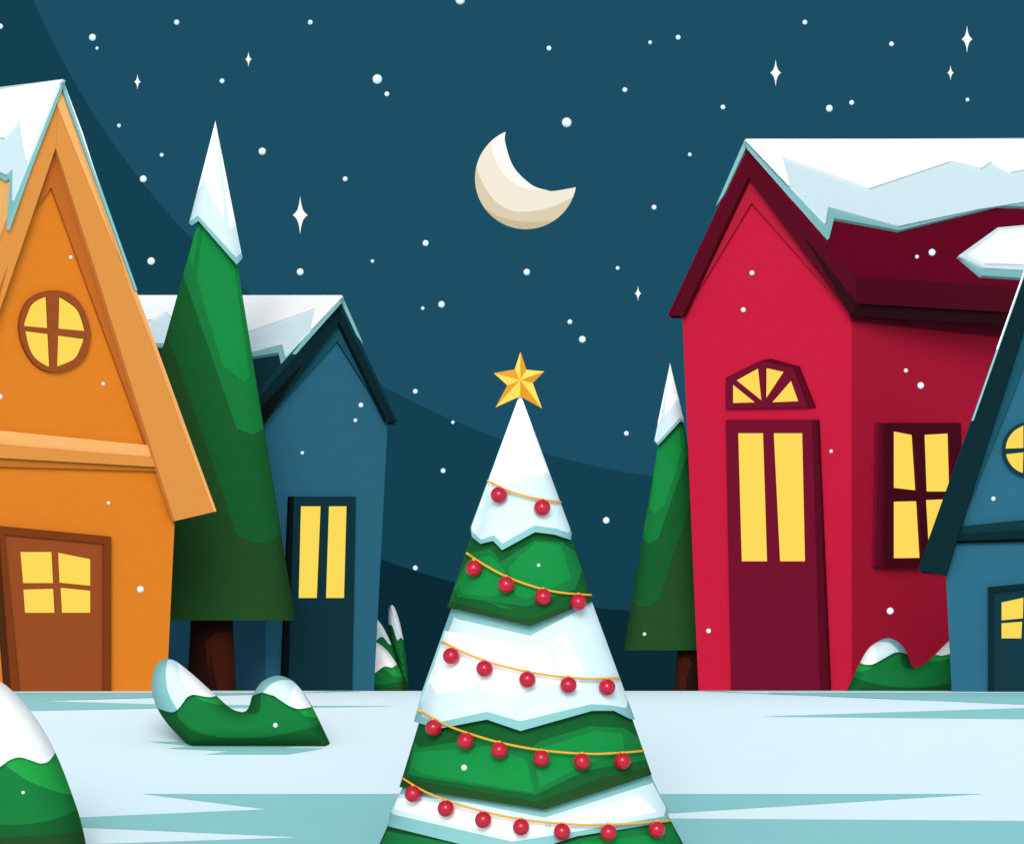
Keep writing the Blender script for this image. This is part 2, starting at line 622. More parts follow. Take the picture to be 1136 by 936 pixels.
MB().slab(FB, [(322, 550.6), (326, 550.6), (319.5, 776), (312.8, 776)], M['black_b'], .1, .075).build('door_frame', d)
tl = [(379, 327.6), (65, 327.6), (65, 390), (172.7, 384), (182, 385), (230, 400), (279.8, 395.6), (309, 391), (312, 406), (377, 333)]
pa = [(379, 327.5), (65, 327.5), (65, 385), (172.7, 380.4), (182, 381), (230, 396), (279, 390.6), (313, 381.7), (316, 394.3), (375, 333)]
wh = [(379, 327.4), (65, 327.4), (65, 340), (164.5, 354.5), (168.7, 354), (183.3, 345), (220, 378), (276.5, 366.8), (349.4, 342), (344.4, 363.5), (374, 332)]


def ex(bb):
    bb.region([(379.9, 328.6), (403, 381.4), (395.7, 371.8), (378.6, 334.5)], lambda x, y: FB.at(x, y, O + .035), lambda x, y: FB.at(x, y, O + .035) + (Cb - A) * .95, M['teal'])


snow_part(house, [('teal', tl, .05, .05), ('pale', pa, .08, .03), ('white', wh, .11, .03)], pl, extra=ex)

# ---- small blue house at the frame's edge
n, back = facing(-8)
FS = Plane(P(1056, 766, 77.3), n)
house = thing('blue_cottage', 'dark roofed blue cottage with round window and low door, overlapping the red house', 'house', FS.at(1180, 767), 'blue houses')
L = 4.2
b = MB()
b.prism([FS.at(*p) for p in [(1049.4, 639), (1061, 600), (1177, 250), (1293, 600), (1304, 639), (1298, 776), (1056.3, 776)]], back * L, M['blue'])
b.build('wall', house)
A = FS.at(1177, 190, O)
El = FS.at(1019, 631, O)
Er = FS.at(1335, 631, O)
rf = MB()
rf.prism([A, El, El + back * (L + .2), A + back * (L + .2)], Vector((.05, 0, -.05)), M['roof_b'])
rf.prism([A, Er, Er + back * (L + .2), A + back * (L + .2)], Vector((-.05, 0, -.06)), M['roof_b'])
rf.build('roof', house)
bb = MB()
bb.slab(FS, [(1177, 187), (1018, 632), (1049.4, 639), (1061, 601), (1115.4, 430), (1177, 237)], M['trim_b'], .1, O + .02)
bb.slab(FS, [(1177, 187), (1040, 570.5), (1079, 466), (1177, 193)], M['roof_b'], .02, O + .03)
bb.build('bargeboard', house)
bb = MB()
bb.slab(FS, [(1177.2, 187), (1336, 632), (1304.6, 639), (1293, 601), (1239, 430), (1177.2, 237)], M['trim_b'], .1, O + .02)
bb.build('bargeboard', house)
MB().slab(FS, [(1177, 230), (1115.4, 430), (1063, 595), (1066.3, 583.5), (1127, 430), (1177, 290), (1227, 430), (1287, 584), (1291, 595), (1239, 430)], M['teal_s'], .05, .055).build('soffit', house)  # cottage gable's overhang shadow, painted as a darker teal slab
bm_ = MB()
bm_.slab(FS, [(1065, 583.7), (1290, 561), (1291, 578), (1062, 592.4)], M['roof_b'], .07, .09)
bm_.slab(FS, [(1062, 592.2), (1291, 577.8), (1292, 592), (1060, 600)], M['trim_b'], .08, .12)
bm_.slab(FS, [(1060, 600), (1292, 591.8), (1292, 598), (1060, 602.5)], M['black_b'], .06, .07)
bm_.build('beam', house)
panes = [[(1111, 668), (1135.3, 662.7), (1134.8, 685.5), (1111, 687.8)], [(1111, 691), (1133.9, 689.3), (1133, 707.8), (1111, 707.8)],
         [(1140, 661.8), (1160, 657.5), (1160, 683), (1139.5, 685)], [(1139, 689), (1159, 687.3), (1158, 707.8), (1138, 707.8)]]
d = holed(FS, [(1102, 656.5), (1170, 650), (1170, 776), (1102, 776)], panes, M['roof_b'], .06, .05, 'door', house)
MB().slab(FS, [(1096, 651), (1176, 643), (1176, 776), (1170, 776), (1170, 650), (1102, 656.5), (1102, 776), (1096, 776)], M['trim_b'], .12, .085).build('door_frame', d)
cx, cy = 1142, 498.5
qs = [[(1135.3, 496.8), (1135.3, 471.6)] + arc(cx, cy, 26.5, 27, 108, 178, 7)[1:], [(1135.3, 501.6), (1116, 503.6)] + arc(cx, cy, 26.5, 27, 192, 254, 7)[1:],
      [(1140.5, 496.2), (1168, 493)] + arc(cx, cy, 26.5, 27, 14, 92, 7)[1:], [(1140.5, 501), (1141, 525.4)] + arc(cx, cy, 26.5, 27, 270, 354, 7)[1:]]
holed(FS, arc(cx, cy, 30.5, 30.5, 0, 352, 40), qs, M['roof_b'], .09, .07, 'window', house)
b = MB()
b.region([(1177, 184), (1077.5, 467), (1080, 466.5), (1177, 191)], lambda x, y: FS.at(x, y, O + .04), lambda x, y: FS.at(x, y, O + .04) + back * L, M['teal'])
b.region([(1177, 183), (1105, 388), (1107, 387), (1177, 187)], lambda x, y: FS.at(x, y, O + .045), lambda x, y: FS.at(x, y, O + .045) + back * L, M['white'])
b.build('roof_snow', house)


def compose(surf, outer, base, layers, offs, step=7):
    """one skin divided along the outlines of its layers; each named part becomes a closed solid"""
    pts, edges = [], []
    loops = [outer] + [l[2] for l in layers]
    for loop in loops:
        L = []
        n = len(loop)
        for i in range(n):
            a, b = loop[i], loop[(i + 1) % n]
            k = max(1, int(math.ceil(math.hypot(b[0] - a[0], b[1] - a[1]) / step)))
            for q in range(k):
                L.append((a[0] + (b[0] - a[0]) * q / k, a[1] + (b[1] - a[1]) * q / k))
        s = len(pts)
        pts += L
        edges += [(s + i, s + (i + 1) % len(L)) for i in range(len(L))]
    xs = [p[0] for p in outer]
    ys = [p[1] for p in outer]
    y, row = min(ys) + step * .5, 0
    while y < max(ys):
        x = min(xs) + (step * .5 if row % 2 else 0)
        while x < max(xs):
            if inside((x, y), outer) and all(segdist((x, y), l) > step * .4 for l in loops):
                pts.append((x, y))
            x += step
        y += step * .87
        row += 1
    v, e, f, *_ = delaunay_2d_cdt([Vector(p) for p in pts], edges, [], 0, 1e-5)
    groups = {}
    for t in f:
        c = (sum(v[i][0] for i in t) / 3, sum(v[i][1] for i in t) / 3)
        if not inside(c, outer):
            continue
        part, m = base
        for lp, lm, poly in layers:
            if inside(c, poly):
                part, m = lp or part, lm
        groups.setdefault(part, []).append((tuple(t), m))
    res = {}
    for part, tris in groups.items():
        o = offs.get(part, 0.0) if isinstance(offs, dict) else offs
        o = o if callable(o) else (lambda y, o=o: o)
        used = sorted({i for t, _ in tris for i in t})
        idx = {q: k for k, q in enumerate(used)}
        mb = MB()
        n = len(used)
        for sg in (-1, 1):
            for i in used:
                x, y = v[i]
                mb.v.append(P(x, y, surf.d + sg * (surf.bulge(x, y) + o(y))))
        cnt = {}
        for t, m in tris:
            t = [idx[i] for i in t]
            k = mb.mi(M[m])
            mb.f.append(list(t)); mb.m.append(k)
            mb.f.append([n + i for i in reversed(t)]); mb.m.append(k)
            for a, b in zip(t, t[1:] + t[:1]):
                cnt[(a, b)] = k
        for (a, b), k in cnt.items():
            if (b, a) not in cnt:
                mb.f.append([b, a, n + a, n + b]); mb.m.append(k)
        res[part] = mb
    return res


# ------------------------------------------------------------------ cone bodies (conifers)
def interp(tab, y):
    if y <= tab[0][0]:
        return tab[0][1]
    for (a, b), (c, e) in zip(tab, tab[1:]):
        if y <= c:
            return b + (e - b) * (y - a) / (c - a)
    return tab[-1][1]


class Cone:
    def __init__(self, d, left, right, ratio):
        self.d, self.l, self.r, self.q = d, left, right, ratio

    def bulge(self, x, y):
        l, r = interp(self.l, y), interp(self.r, y)
        c, a = (l + r) / 2, max(.01, (r - l) / 2)
        u = max(-1, min(1, (x - c) / a))
        return self.q * a * self.d / F * math.sqrt(max(0, 1 - u * u))


# tall pine on the left
pine = thing('pine_tree', 'tall dark green pine with snowy tip standing between the orange and blue houses', 'tree', P(235, 767, 81.8), 'pines behind the houses')
c = Cone(81.8, [(134, 238.9), (688, 96)], [(134, 239.1), (290, 267), (688, 327.7)], .5)
compose(c, [(231, 205), (246, 205), (262, 285), (327.7, 688), (96, 688)], ('x', 'g4'), [
    ('x', 'g3', [(222, 230), (262, 280), (311, 593), (299, 602), (281.9, 602), (262.8, 593), (196.6, 400), (185, 374.7)]),
    ('x', 'g2', [(221, 235), (262.5, 285), (292, 476), (281, 481.6), (263, 476), (205, 310), (201.6, 297.8)]),
    ('x', 'g1', [(225.7, 245), (257.7, 288), (261.7, 310), (277, 417), (272, 424), (247, 405), (218, 310), (221, 285)]),
    ('x', 'g1', [(220, 242), (222, 252), (213.8, 297.8), (209.6, 286.5)]),
], {'x': 0.0}, 9)['x'].build('crown', pine, smooth=True)
off = lambda y: .10 + (y - 134) / 160 * .06
compose(c, [(239, 134), (269, 286.7), (262.5, 293.7), (220, 245), (213, 250), (209.4, 248)], ('x', 'teal'), [
    ('x', 'pale', [(239, 134), (268, 278), (266.5, 281.5), (262, 285.7), (219.5, 239), (210.3, 246)]),
    ('x', 'white', [(239, 135), (241, 150), (248.7, 242.4), (225.7, 200.8), (219, 212)]),
    ('x', 'white', [(240, 138), (262.5, 250), (254.5, 254.6), (244, 166)]),
], {'x': off}, 6)['x'].build('snow_cap', pine, smooth=True)
ct = Cone(81.8, [(688, 211.6), (766, 207.5)], [(688, 258), (766, 262)], .9)
compose(ct, [(211.9, 680), (257.8, 680), (262.6, 778), (206.8, 778)], ('x', 'bark'), [
    ('x', 'bark2', [(227, 712), (240, 701.7), (258, 700.5), (262.6, 778), (244, 778), (232, 720), (234, 760)]),
], {'x': 0}, 6)['x'].build('trunk', pine, smooth=True)

# smaller pine by the red house
pine = thing('pine_tree', 'smaller green pine with snowy tip, half hidden behind the red house', 'tree', P(765, 767, 84.5), 'pines behind the houses')
c = Cone(84.5, [(402, 743.2), (721, 691.7)], [(402, 743.4), (494, 763), (721, 800)], .55)
compose(c, [(739, 440), (748, 440), (757.5, 468), (763, 494), (800, 721), (691.7, 721)], ('x', 'g4'), [
    ('x', 'g3', [(728, 485), (758, 465), (767, 520), (765.4, 561), (730, 665.8), (721.7, 671), (711, 672), (700.8, 667)]),
    ('x', 'g2', [(729, 490), (757, 466), (764, 500), (730, 597.5), (719.6, 602.5), (712.5, 597)]),
    ('x', 'g1', [(730, 492), (753, 466), (755.8, 500), (738.3, 558.8), (724.6, 570), (720.8, 563)]),
    ('x', 'g1', [(756, 467), (760.5, 492), (758.3, 499)]),
], {'x': 0.0}, 8)['x'].build('crown', pine, smooth=True)
off = lambda y: .10 + (y - 402) / 90 * .04
compose(c, [(743.3, 402.5), (759.4, 469), (755, 467), (730, 494), (725.6, 489)], ('x', 'teal'), [
    ('x', 'pale', [(743.3, 402.5), (758.5, 465.5), (754, 463.5), (729, 491), (726.5, 488)]),
    ('x', 'white', [(742.5, 408), (735, 455), (731.5, 471), (729, 469)]),
    ('x', 'white', [(743.3, 403), (752, 442), (738, 461), (737.5, 452)]),
], {'x': off}, 5)['x'].build('snow_cap', pine, smooth=True)
ct = Cone(84.5, [(721, 751.7), (766, 748)], [(721, 784), (766, 788)], .9)
compose(ct, [(752, 714), (784, 714), (789, 778), (747.2, 778)], ('x', 'bark'), [
    ('x', 'bark2', [(751.6, 727), (763, 729.5), (768, 735), (762, 752), (760, 778), (747.6, 778)]),
], {'x': 0}, 6)['x'].build('trunk', pine, smooth=True)

# ---- decorated tree in the middle
TD = 66.0
tree = thing('christmas_tree', 'decorated christmas tree with alternating snow and green tiers in the foreground', 'tree', P(588, 967, TD))
c = Cone(TD, [(436, 576.8), (936, 422), (975, 405)], [(436, 577.2), (936, 758.6), (975, 775)], .62)


def ramp(y0, y1, a, e):
    return lambda y: a + (e - a) * max(0, min(1.2, (y - y0) / (y1 - y0)))


# snow tier one
o = ramp(440, 610, .02, .16)
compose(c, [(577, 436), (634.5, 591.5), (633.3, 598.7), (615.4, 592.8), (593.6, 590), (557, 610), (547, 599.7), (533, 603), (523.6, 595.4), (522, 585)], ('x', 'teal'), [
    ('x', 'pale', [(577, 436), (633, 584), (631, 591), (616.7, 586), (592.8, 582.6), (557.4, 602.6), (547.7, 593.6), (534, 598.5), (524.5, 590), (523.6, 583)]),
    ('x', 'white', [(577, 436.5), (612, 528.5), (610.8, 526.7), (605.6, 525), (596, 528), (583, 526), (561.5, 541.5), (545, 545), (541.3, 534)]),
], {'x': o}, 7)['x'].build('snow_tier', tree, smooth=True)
# green tier one
o = ramp(580, 694, .03, .17)
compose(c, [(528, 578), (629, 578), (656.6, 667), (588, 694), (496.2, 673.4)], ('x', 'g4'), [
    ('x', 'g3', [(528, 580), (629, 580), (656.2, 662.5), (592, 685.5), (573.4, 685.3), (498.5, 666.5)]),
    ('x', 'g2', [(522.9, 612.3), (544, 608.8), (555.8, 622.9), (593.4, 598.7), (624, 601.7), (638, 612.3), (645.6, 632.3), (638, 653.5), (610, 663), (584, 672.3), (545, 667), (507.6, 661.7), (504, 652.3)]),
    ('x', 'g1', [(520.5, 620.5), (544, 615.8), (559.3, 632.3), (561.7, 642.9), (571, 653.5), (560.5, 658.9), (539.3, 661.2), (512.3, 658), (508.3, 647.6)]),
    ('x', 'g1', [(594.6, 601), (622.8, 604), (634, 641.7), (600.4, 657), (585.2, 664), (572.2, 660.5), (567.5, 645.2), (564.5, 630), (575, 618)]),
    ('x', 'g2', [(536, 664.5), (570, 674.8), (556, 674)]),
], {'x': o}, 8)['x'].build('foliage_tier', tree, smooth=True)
# snow tier two
o = ramp(660, 808, .0, .16)
compose(c, [(506, 660), (654, 660), (704.5, 797.7), (699, 797), (681, 788), (657, 788), (577.3, 810.4), (540, 797.7), (486, 808), (459, 800), (467, 770)], ('x', 'teal'), [  # upper teal strip is the shadow of the green tier above, painted in
    ('x', 'pale', [(504, 684), (508, 686.5), (588.2, 705), (658, 668), (696.5, 774), (695, 785), (679, 782), (655.6, 780.6), (577, 799.6), (540, 789), (486, 801), (468, 794), (467, 775)]),
    ('x', 'white', [(494, 699.3), (588.7, 717.6), (606.3, 713.9), (618.5, 745), (622, 752), (624, 757), (612, 761), (595.7, 760.9), (562.8, 773.3), (528.7, 760.9), (485.3, 769.8), (476, 756.9)]),
    ('x', 'white', [(612.2, 713.6), (615.8, 713.8), (637, 744), (647.5, 764), (640, 766), (626, 761)]),
    ('x', 'white', [(615.3, 706.8), (626.8, 701.6), (647.5, 744), (647, 748), (641, 745)]),
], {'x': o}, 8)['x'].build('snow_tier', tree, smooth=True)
# green tier two
o = ramp(785, 897, .03, .17)
compose(c, [(470, 784), (697, 784), (723, 858.8), (604, 897.5), (443.1, 872.5)], ('x', 'g4'), [
    ('x', 'g3', [(470, 786), (697.4, 786), (719.5, 850), (668, 862), (597, 889), (447, 863)]),
    ('x', 'g2', [(459.5, 824), (466, 829), (536.8, 817.6), (590, 829), (597, 822.4), (654, 805), (692, 807), (709.5, 819), (716, 842), (700, 846), (650.8, 854), (593.8, 881), (457.5, 860), (452.8, 857)]),
    ('x', 'g1', [(459, 833.5), (500, 831), (540, 827), (584.3, 842), (592.2, 878.5), (467, 857.9), (456, 849.3)]),
    ('x', 'g1', [(597, 830.3), (660.3, 810.4), (690.5, 812.9), (693, 833.5), (655.6, 844.6), (598.6, 873), (593.5, 845)]),
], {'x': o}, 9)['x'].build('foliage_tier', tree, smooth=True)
# snow tier three
o = ramp(856, 935, .0, .14)
compose(c, [(450, 856), (718, 850), (732, 881), (740.5, 896), (742.5, 911), (736, 912), (640, 927), (568, 950), (430.8, 916), (432, 903), (446, 874)], ('x', 'teal'), [  # teal along the top paints the shadow of the second green tier
    ('x', 'pale', [(443, 880), (520, 890), (604, 906.5), (724, 868), (731, 881), (739, 896), (736.4, 905), (620, 925), (568.4, 933), (437, 903), (433.5, 900)]),
    ('x', 'white', [(441, 884), (520, 896), (604, 912), (608, 924), (568.4, 929), (437, 897)]),
    ('x', 'white', [(611, 911), (709.5, 881), (728.5, 900), (680, 908), (612, 921)]),
], {'x': o}, 8)['x'].build('snow_tier', tree, smooth=True)
o = ramp(900, 975, .03, .15)
compose(c, [(436, 902), (740, 902), (762, 943), (772, 968), (588, 985), (410, 968), (420, 938)], ('x', 'g4'), [
    ('x', 'g2', [(429, 921.5), (500, 934), (568, 952), (640, 931), (742, 908), (768, 960), (588, 978), (415, 958)]),
    ('x', 'g1', [(644, 934), (700, 928), (735, 924), (737, 945), (650, 955)]),
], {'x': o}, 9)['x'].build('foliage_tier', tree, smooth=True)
ct = Cone(TD, [(955, 560), (1000, 556)], [(955, 616), (1000, 620)], .95)
compose(ct, [(560, 950), (616, 950), (620, 985), (556, 985)], ('x', 'bark'), [
], {'x': 0}, 6)['x'].build('trunk', tree, smooth=True)

# garlands: a loop of cord round the tree
wires = [
    [(541.5, 533.3), (561.5, 543.3), (579.5, 549.2), (600, 553.8), (621.8, 556.9)],
    [(518, 613.5), (537, 626), (562.8, 639.8), (595.7, 651.6), (624, 657.4), (655.7, 659.8)],
    [(490.4, 711.7), (520.5, 726), (553.4, 737.4), (591, 745.8), (624, 750.5), (656.9, 752.6), (687, 751.7)],
    [(463.2, 786.9), (492.4, 802.7), (527, 815.4), (562, 825), (606.5, 832.5), (650.8, 835.7), (682.5, 835), (713.6, 832.5)],
    [(446.4, 862.6), (473.4, 878.5), (514.6, 893.7), (559, 904.8), (600, 911), (647.7, 914.3), (695, 913.3), (743.7, 909.5)],
]
WHERE = ['highest golden cord, on the topmost snow tier under the star', 'golden cord drooping across the upper green tier',
         'golden cord drooping across the middle snow tier', 'golden cord crossing the wide lower green tier',
         'lowest golden cord, at the bottom edge of the tree']
OFF = .18
for wpts, lab in zip(wires, WHERE):
    s = spline(wpts, k=5)
    fr_ = [P(x, y, TD - c.bulge(x, y) - OFF) for x, y in s]
    bk_ = [P(x, y, TD + c.bulge(x, y) + OFF) for x, y in reversed(s)]
    MBw = MB().tube(fr_ + bk_, 1.25 * TD / F, M['wire'], closed=True)
    o_ = MBw.build('garland', smooth=True, loc=P(588, wpts[3][1], TD))
    tag(o_, lab, 'garland', 'golden garlands on the christmas tree')

balls = [
    [(553.5, 549), (601.5, 563)],
    [(525.5, 630.5), (561.5, 648.5), (602.5, 662), (641.5, 668)],
    [(500.5, 727.5), (537.5, 741.5), (585, 753.5), (630.5, 759.5), (673.5, 762)],
    [(481, 807), (516.5, 821.5), (554, 832), (600.5, 841), (645.5, 844.5), (690.5, 844)],
    [(458, 880.5), (494.5, 896.5), (536, 909), (578, 917), (623.5, 922), (675, 923), (728.5, 920)],
]
ROWS = ['highest cord', 'upper green tier cord', 'middle snow tier cord', 'lower green tier cord', 'lowest cord']
ORD = ['first', 'second', 'third', 'fourth', 'fifth', 'sixth', 'seventh']


def ball_mesh():
    me = bpy.data.meshes.new('bauble')
    bm = bmesh.new()
    bmesh.ops.create_uvsphere(bm, u_segments=32, v_segments=20, radius=1.0)
    # small collar and loop at the top
    ret = bmesh.ops.create_cone(bm, cap_ends=True, segments=14, radius1=.24, radius2=.2, depth=.22, matrix=Matrix.Translation((0, 0, 1.06)))
    for f in bm.faces:
        f.smooth = True
    for f in {f for v in ret['verts'] for f in v.link_faces}:
        f.material_index = 1
    bm.to_mesh(me)
    bm.free()
    me.materials.append(M['bauble'])
    me.materials.append(M['wire'])
    return me


bme = ball_mesh()
proto = None
for row, where in zip(balls, ROWS):
    for i, (x, y) in enumerate(row):
        if proto is None:
            o_ = proto = bpy.data.objects.new('bauble', bme)
        else:
            o_ = proto.copy()
        COL.objects.link(o_)
        r_ = 9.2 * TD / F
        o_.location = P(x, y, TD - c.bulge(x, y) - OFF - r_ * .4)
        o_.scale = (r_,) * 3
        if i == len(row) - 1:
            lab = f'glossy red bauble at the right end of the {where}'
        elif i == 0:
            lab = f'glossy red bauble at the left end of the {where}'
        else:
            lab = f'glossy red bauble, {ORD[i]} from the left on the {where}'
        tag(o_, lab, 'bauble', 'red baubles on the christmas tree')

# star on top
tip = [(577.4, 390), (603.8, 412), (601.3, 453), (549.7, 451.8), (547.7, 413.8)]
inn = [(584, 410), (591, 424.9), (577, 439.5), (562.8, 427.4), (571, 409.7)]
sd = TD - .07
b = MB()
ctr = (577.2, 421.5)
cf, cb = P(*ctr, sd - .05), P(*ctr, sd + .05)
for i in range(5):
    t_, a_, z_ = P(*tip[i], sd), P(*inn[i], sd), P(*inn[i - 1], sd)
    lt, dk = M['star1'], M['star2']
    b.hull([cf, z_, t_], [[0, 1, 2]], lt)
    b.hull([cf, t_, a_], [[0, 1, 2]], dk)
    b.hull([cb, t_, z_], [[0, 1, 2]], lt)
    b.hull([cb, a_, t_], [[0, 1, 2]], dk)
st = b.build('tree_star', loc=cf)
tag(st, 'five pointed golden star on the tip of the christmas tree', 'star ornament')


# ------------------------------------------------------------------ bushes (rounded solids)
class Mound:
    def __init__(self, d, outline, Rp, T):
        self.d, self.o, self.R, self.T = d, outline, Rp, T
        self.c = {}

    def bulge(self, x, y):
        kx = (round(x, 2), round(y, 2))
        if kx not in self.c:
            s = segdist((x, y), self.o) if inside((x, y), self.o) else 0
            q = min(1, s / self.R)
            self.c[kx] = self.T * math.sqrt(max(0, 1 - (1 - q) ** 2))
        return self.c[kx]


def bush(name, d, label, group, body, patches, Rp, T, base, snow=(), cat='bush', step=5):
    o = thing(name, label, cat, P(base[0], base[1], d), group)
    md = Mound(d, body, Rp, T)
    layers = [(None, m, poly) for m, poly, off in patches]
    offs = {}
    for i, parts in enumerate(snow):
        offs['snow%d' % i] = .05
        layers += [('snow%d' % i, m, poly) for m, poly, off in parts]
    res = compose(md, body, ('foliage', 'g2'), layers, offs, step)
    for k in res:
        res[k].build('foliage' if k == 'foliage' else 'snow_cap', o, smooth=True)
    return o


def sl(pts, k=4):
    return spline(pts, k=k)


# low bush in the middle distance
o1 = [(205.3, 822.8), (188, 805.3), (174.4, 785), (168.2, 762.6), (170.5, 743.3), (178.2, 732.6), (187, 730.7), (196.6, 734), (213, 747),
      (240.2, 771.4), (255.7, 785), (269.3, 789.4), (276, 784), (280, 771.4), (290.6, 755.9), (308, 749), (323.5, 754), (335, 765.6), (348.7, 787.8), (365.5, 822.8)]
body = sl(o1) + [(368, 829), (210, 829)]
left_low = sl([(174.4, 785), (188, 789.4), (195.7, 787.8), (202.4, 780), (207.3, 773.3), (215, 770), (222.8, 771.4), (232.5, 772.9), (240.2, 771.4)])
s1t = sl(o1[2:10])[:-1] + left_low[::-1][:-1]
s1p = sl([(186, 731), (184, 749), (187, 768.4), (196.6, 786.9)]) + left_low[9:][:-1] + sl([(240.2, 771.4), (213, 747), (196.6, 734), (187, 730.9)])[:-1]
s1w = sl([(196.6, 734.2), (198.6, 745.2), (203.4, 756.8), (214, 770)]) + sl([(215.5, 770), (222.8, 771.4), (232.5, 772.9), (240.2, 771.4)]) + sl([(238, 769.4), (213, 747.2)])
r_low = sl([(345.8, 784), (331, 785.9), (319.6, 782), (304, 771.4), (294.4, 767.9), (288.6, 768.4), (280, 771.4)])
s2t = sl([(280, 771.4), (290.6, 755.9), (308, 749), (323.5, 754), (335, 765.6), (345.8, 784)])[:-1] + r_low[:-1]
s2p = sl([(291.5, 767.8), (300, 758.8), (312, 754), (323.5, 754.5)]) + sl([(325, 755.5), (335, 766), (345.8, 784)]) + sl([(344, 784.3), (331, 785.9), (319.6, 782), (304, 771.4)])
s2w = sl([(328, 758), (323, 768.4), (322.5, 776.2), (326.4, 784.8)]) + sl([(331, 785.9), (345.8, 784)]) + [(335, 766)]
bush('bush', 72.9, 'two humped snowy green bush on open snow before the narrow blue house', 'snowy bushes', body,
     [('g3', sl([(174.4, 785), (188, 789.4), (195.7, 787.8)]) + sl([(197.6, 795.6), (213, 809), (242, 817), (271, 818.3), (310, 815), (356.4, 803.3)]) + [(365.5, 822.8), (368, 829), (210, 829), (205.3, 822.8), (188, 805.3)], .03),
      ('g3', sl([(280, 771.4), (284, 769.5), (288.8, 768.5), (288.8, 785), (285.7, 790), (279, 791.7), (269.3, 789.6)]) + [(276, 784)], .03),
      ('gl', [(213, 770), (222.8, 771.4), (232.5, 772.9), (240.2, 771.4), (250, 780.7), (240, 781), (224.7, 777)], .03),
      ('gl', [(326, 784), (336, 785.9), (345.8, 784), (352, 795.6), (339, 794)], .03)],
     22, .42, (285, 824),
     [[('teal', s1t, .05), ('pale', s1p, .08), ('white', s1w, .10)], [('teal', s2t, .05), ('pale', s2p, .08), ('white', s2w, .10)]])

# bush under the window of the red house
o2 = [(939, 766), (954, 735), (962, 720.8), (972, 712.2), (984.2, 707.6), (995.3, 711), (1004, 719.6), (1008.9, 730.7), (1011.3, 737.5), (1016.3, 740), (1026, 735.6),
      (1037.2, 725.8), (1052.6, 710.7), (1060, 706), (1066, 716), (1067, 766)]
body = sl(o2) + [(1067, 774), (936, 774)]
low = sl([(954, 735), (959.6, 736.9), (965.7, 736.9), (972, 735), (983, 728.8), (991.6, 724), (997.8, 723), (1007, 725.7)])
bush('bush', 80.6, 'snowy green bush against the side wall of the red house, under its window', 'snowy bushes', body,
     [('g3', sl([(945.4, 750.4), (967, 757.2), (991.6, 761.5), (1016, 762.5), (1041, 759.7), (1055.7, 756), (1066, 752)]) + [(1067, 774), (936, 774), (939, 766)], .03),
      ('g3', [(998.4, 722.5), (1007, 725), (1011.3, 737.5), (1016.3, 740), (1009, 741.8), (1002.7, 740), (1000, 735.6)], .03),
      ('gl', [(954, 734), (969.4, 735.4), (967, 739), (964.5, 741.8), (954.6, 744.9), (949, 744.6)], .03),
      ('gl', [(1037.2, 725), (1044.6, 726.5), (1064, 720), (1065, 726), (1053.9, 729.5), (1041, 733), (1030.4, 732.9)], .03)],
     16, .3, (1000, 767),
     [[('teal', sl([(954, 735), (962, 720.8), (972, 712.2), (984.2, 707.6), (995.3, 711), (1004, 719.6), (1007, 725.7)])[:-1] + low[::-1][:-1], .05),
       ('pale', sl([(954, 735), (962, 720.8), (970.7, 713.4), (980.5, 711.6), (989, 714), (997.8, 722.5)])[:-1] + sl([(997.8, 723), (991.6, 724), (983, 728.8), (972, 735), (965.7, 736.9), (959.6, 736.9)]), .08),
       ('white', sl([(954, 735), (962, 720.8), (968, 716), (972.5, 722), (972.5, 729.5), (969.4, 735.6), (965.7, 736.9), (959.6, 736.9)]), .10)],
      [('white', sl([(1037.2, 725.8), (1052.6, 710.7), (1060, 706), (1066, 716), (1066, 721), (1053.9, 725), (1044.6, 727)]), .05)]], step=4)

# large bush in the lower left corner
o4 = [(-175, 990), (-160, 900), (-130, 820), (-90, 768), (-50, 748), (-25, 747), (0, 755.7), (14.7, 767), (31.4, 785), (48.2, 809), (61.4, 834), (71.2, 857), (80.6, 882.4), (89, 907.5), (95.3, 936), (100, 975)]
body = sl(o4)
low = sl([(61.4, 834), (54.4, 843.6), (45, 846.4), (33.5, 842.6), (22, 839.5), (10.5, 842.6), (0, 850), (-20, 862), (-45, 850), (-80, 862), (-110, 850), (-143, 850)])
bush('bush', 66.8, 'large rounded snowy bush cut off by the lower left corner', 'snowy bushes', body,
     [('gl', [(5.2, 846), (22, 836), (45, 842), (61.4, 833)] + sl([(71.2, 857), (80.6, 881.3)]) + sl([(79.5, 881.3), (60.7, 877), (31.4, 865.6), (5.2, 847.8)]), .03),
      ('g3', sl([(84.8, 898), (62.8, 907.5), (31.4, 913.4), (0, 913.8), (-60, 908), (-160, 890)]) + [(-175, 990), (100, 975), (95.3, 936)], .03),
      ('g4', sl([(91.5, 921.7), (42, 926), (0, 927.4), (-80, 925), (-165, 920)]) + [(-175, 990), (100, 975), (95.3, 936)], .05)],
     60, .8, (-30, 955),
     [[('white', sl([(-143, 850), (-130, 820), (-90, 768), (-50, 748), (-25, 747), (0, 755.7), (14.7, 767), (31.4, 785), (48.2, 809), (61.4, 834)])[:-1] + low[:-1], .06)]], step=7)

# plant beside the blue house
tall = [(453.6, 772), (453.6, 765.5), (451, 736), (447.8, 710.4), (443, 688.3), (438, 674), (434.3, 670.8), (431.4, 674.7), (430.6, 684.6), (431.2, 695.6), (434.5, 714), (442, 739.9), (447.3, 765.5), (447.6, 772)]
plant = thing('leafy_plant', 'upright snowy leaves sprouting behind a low bush at the corner of the blue house', 'plant', P(450, 767, 85.7), 'snowy plants at the blue house')


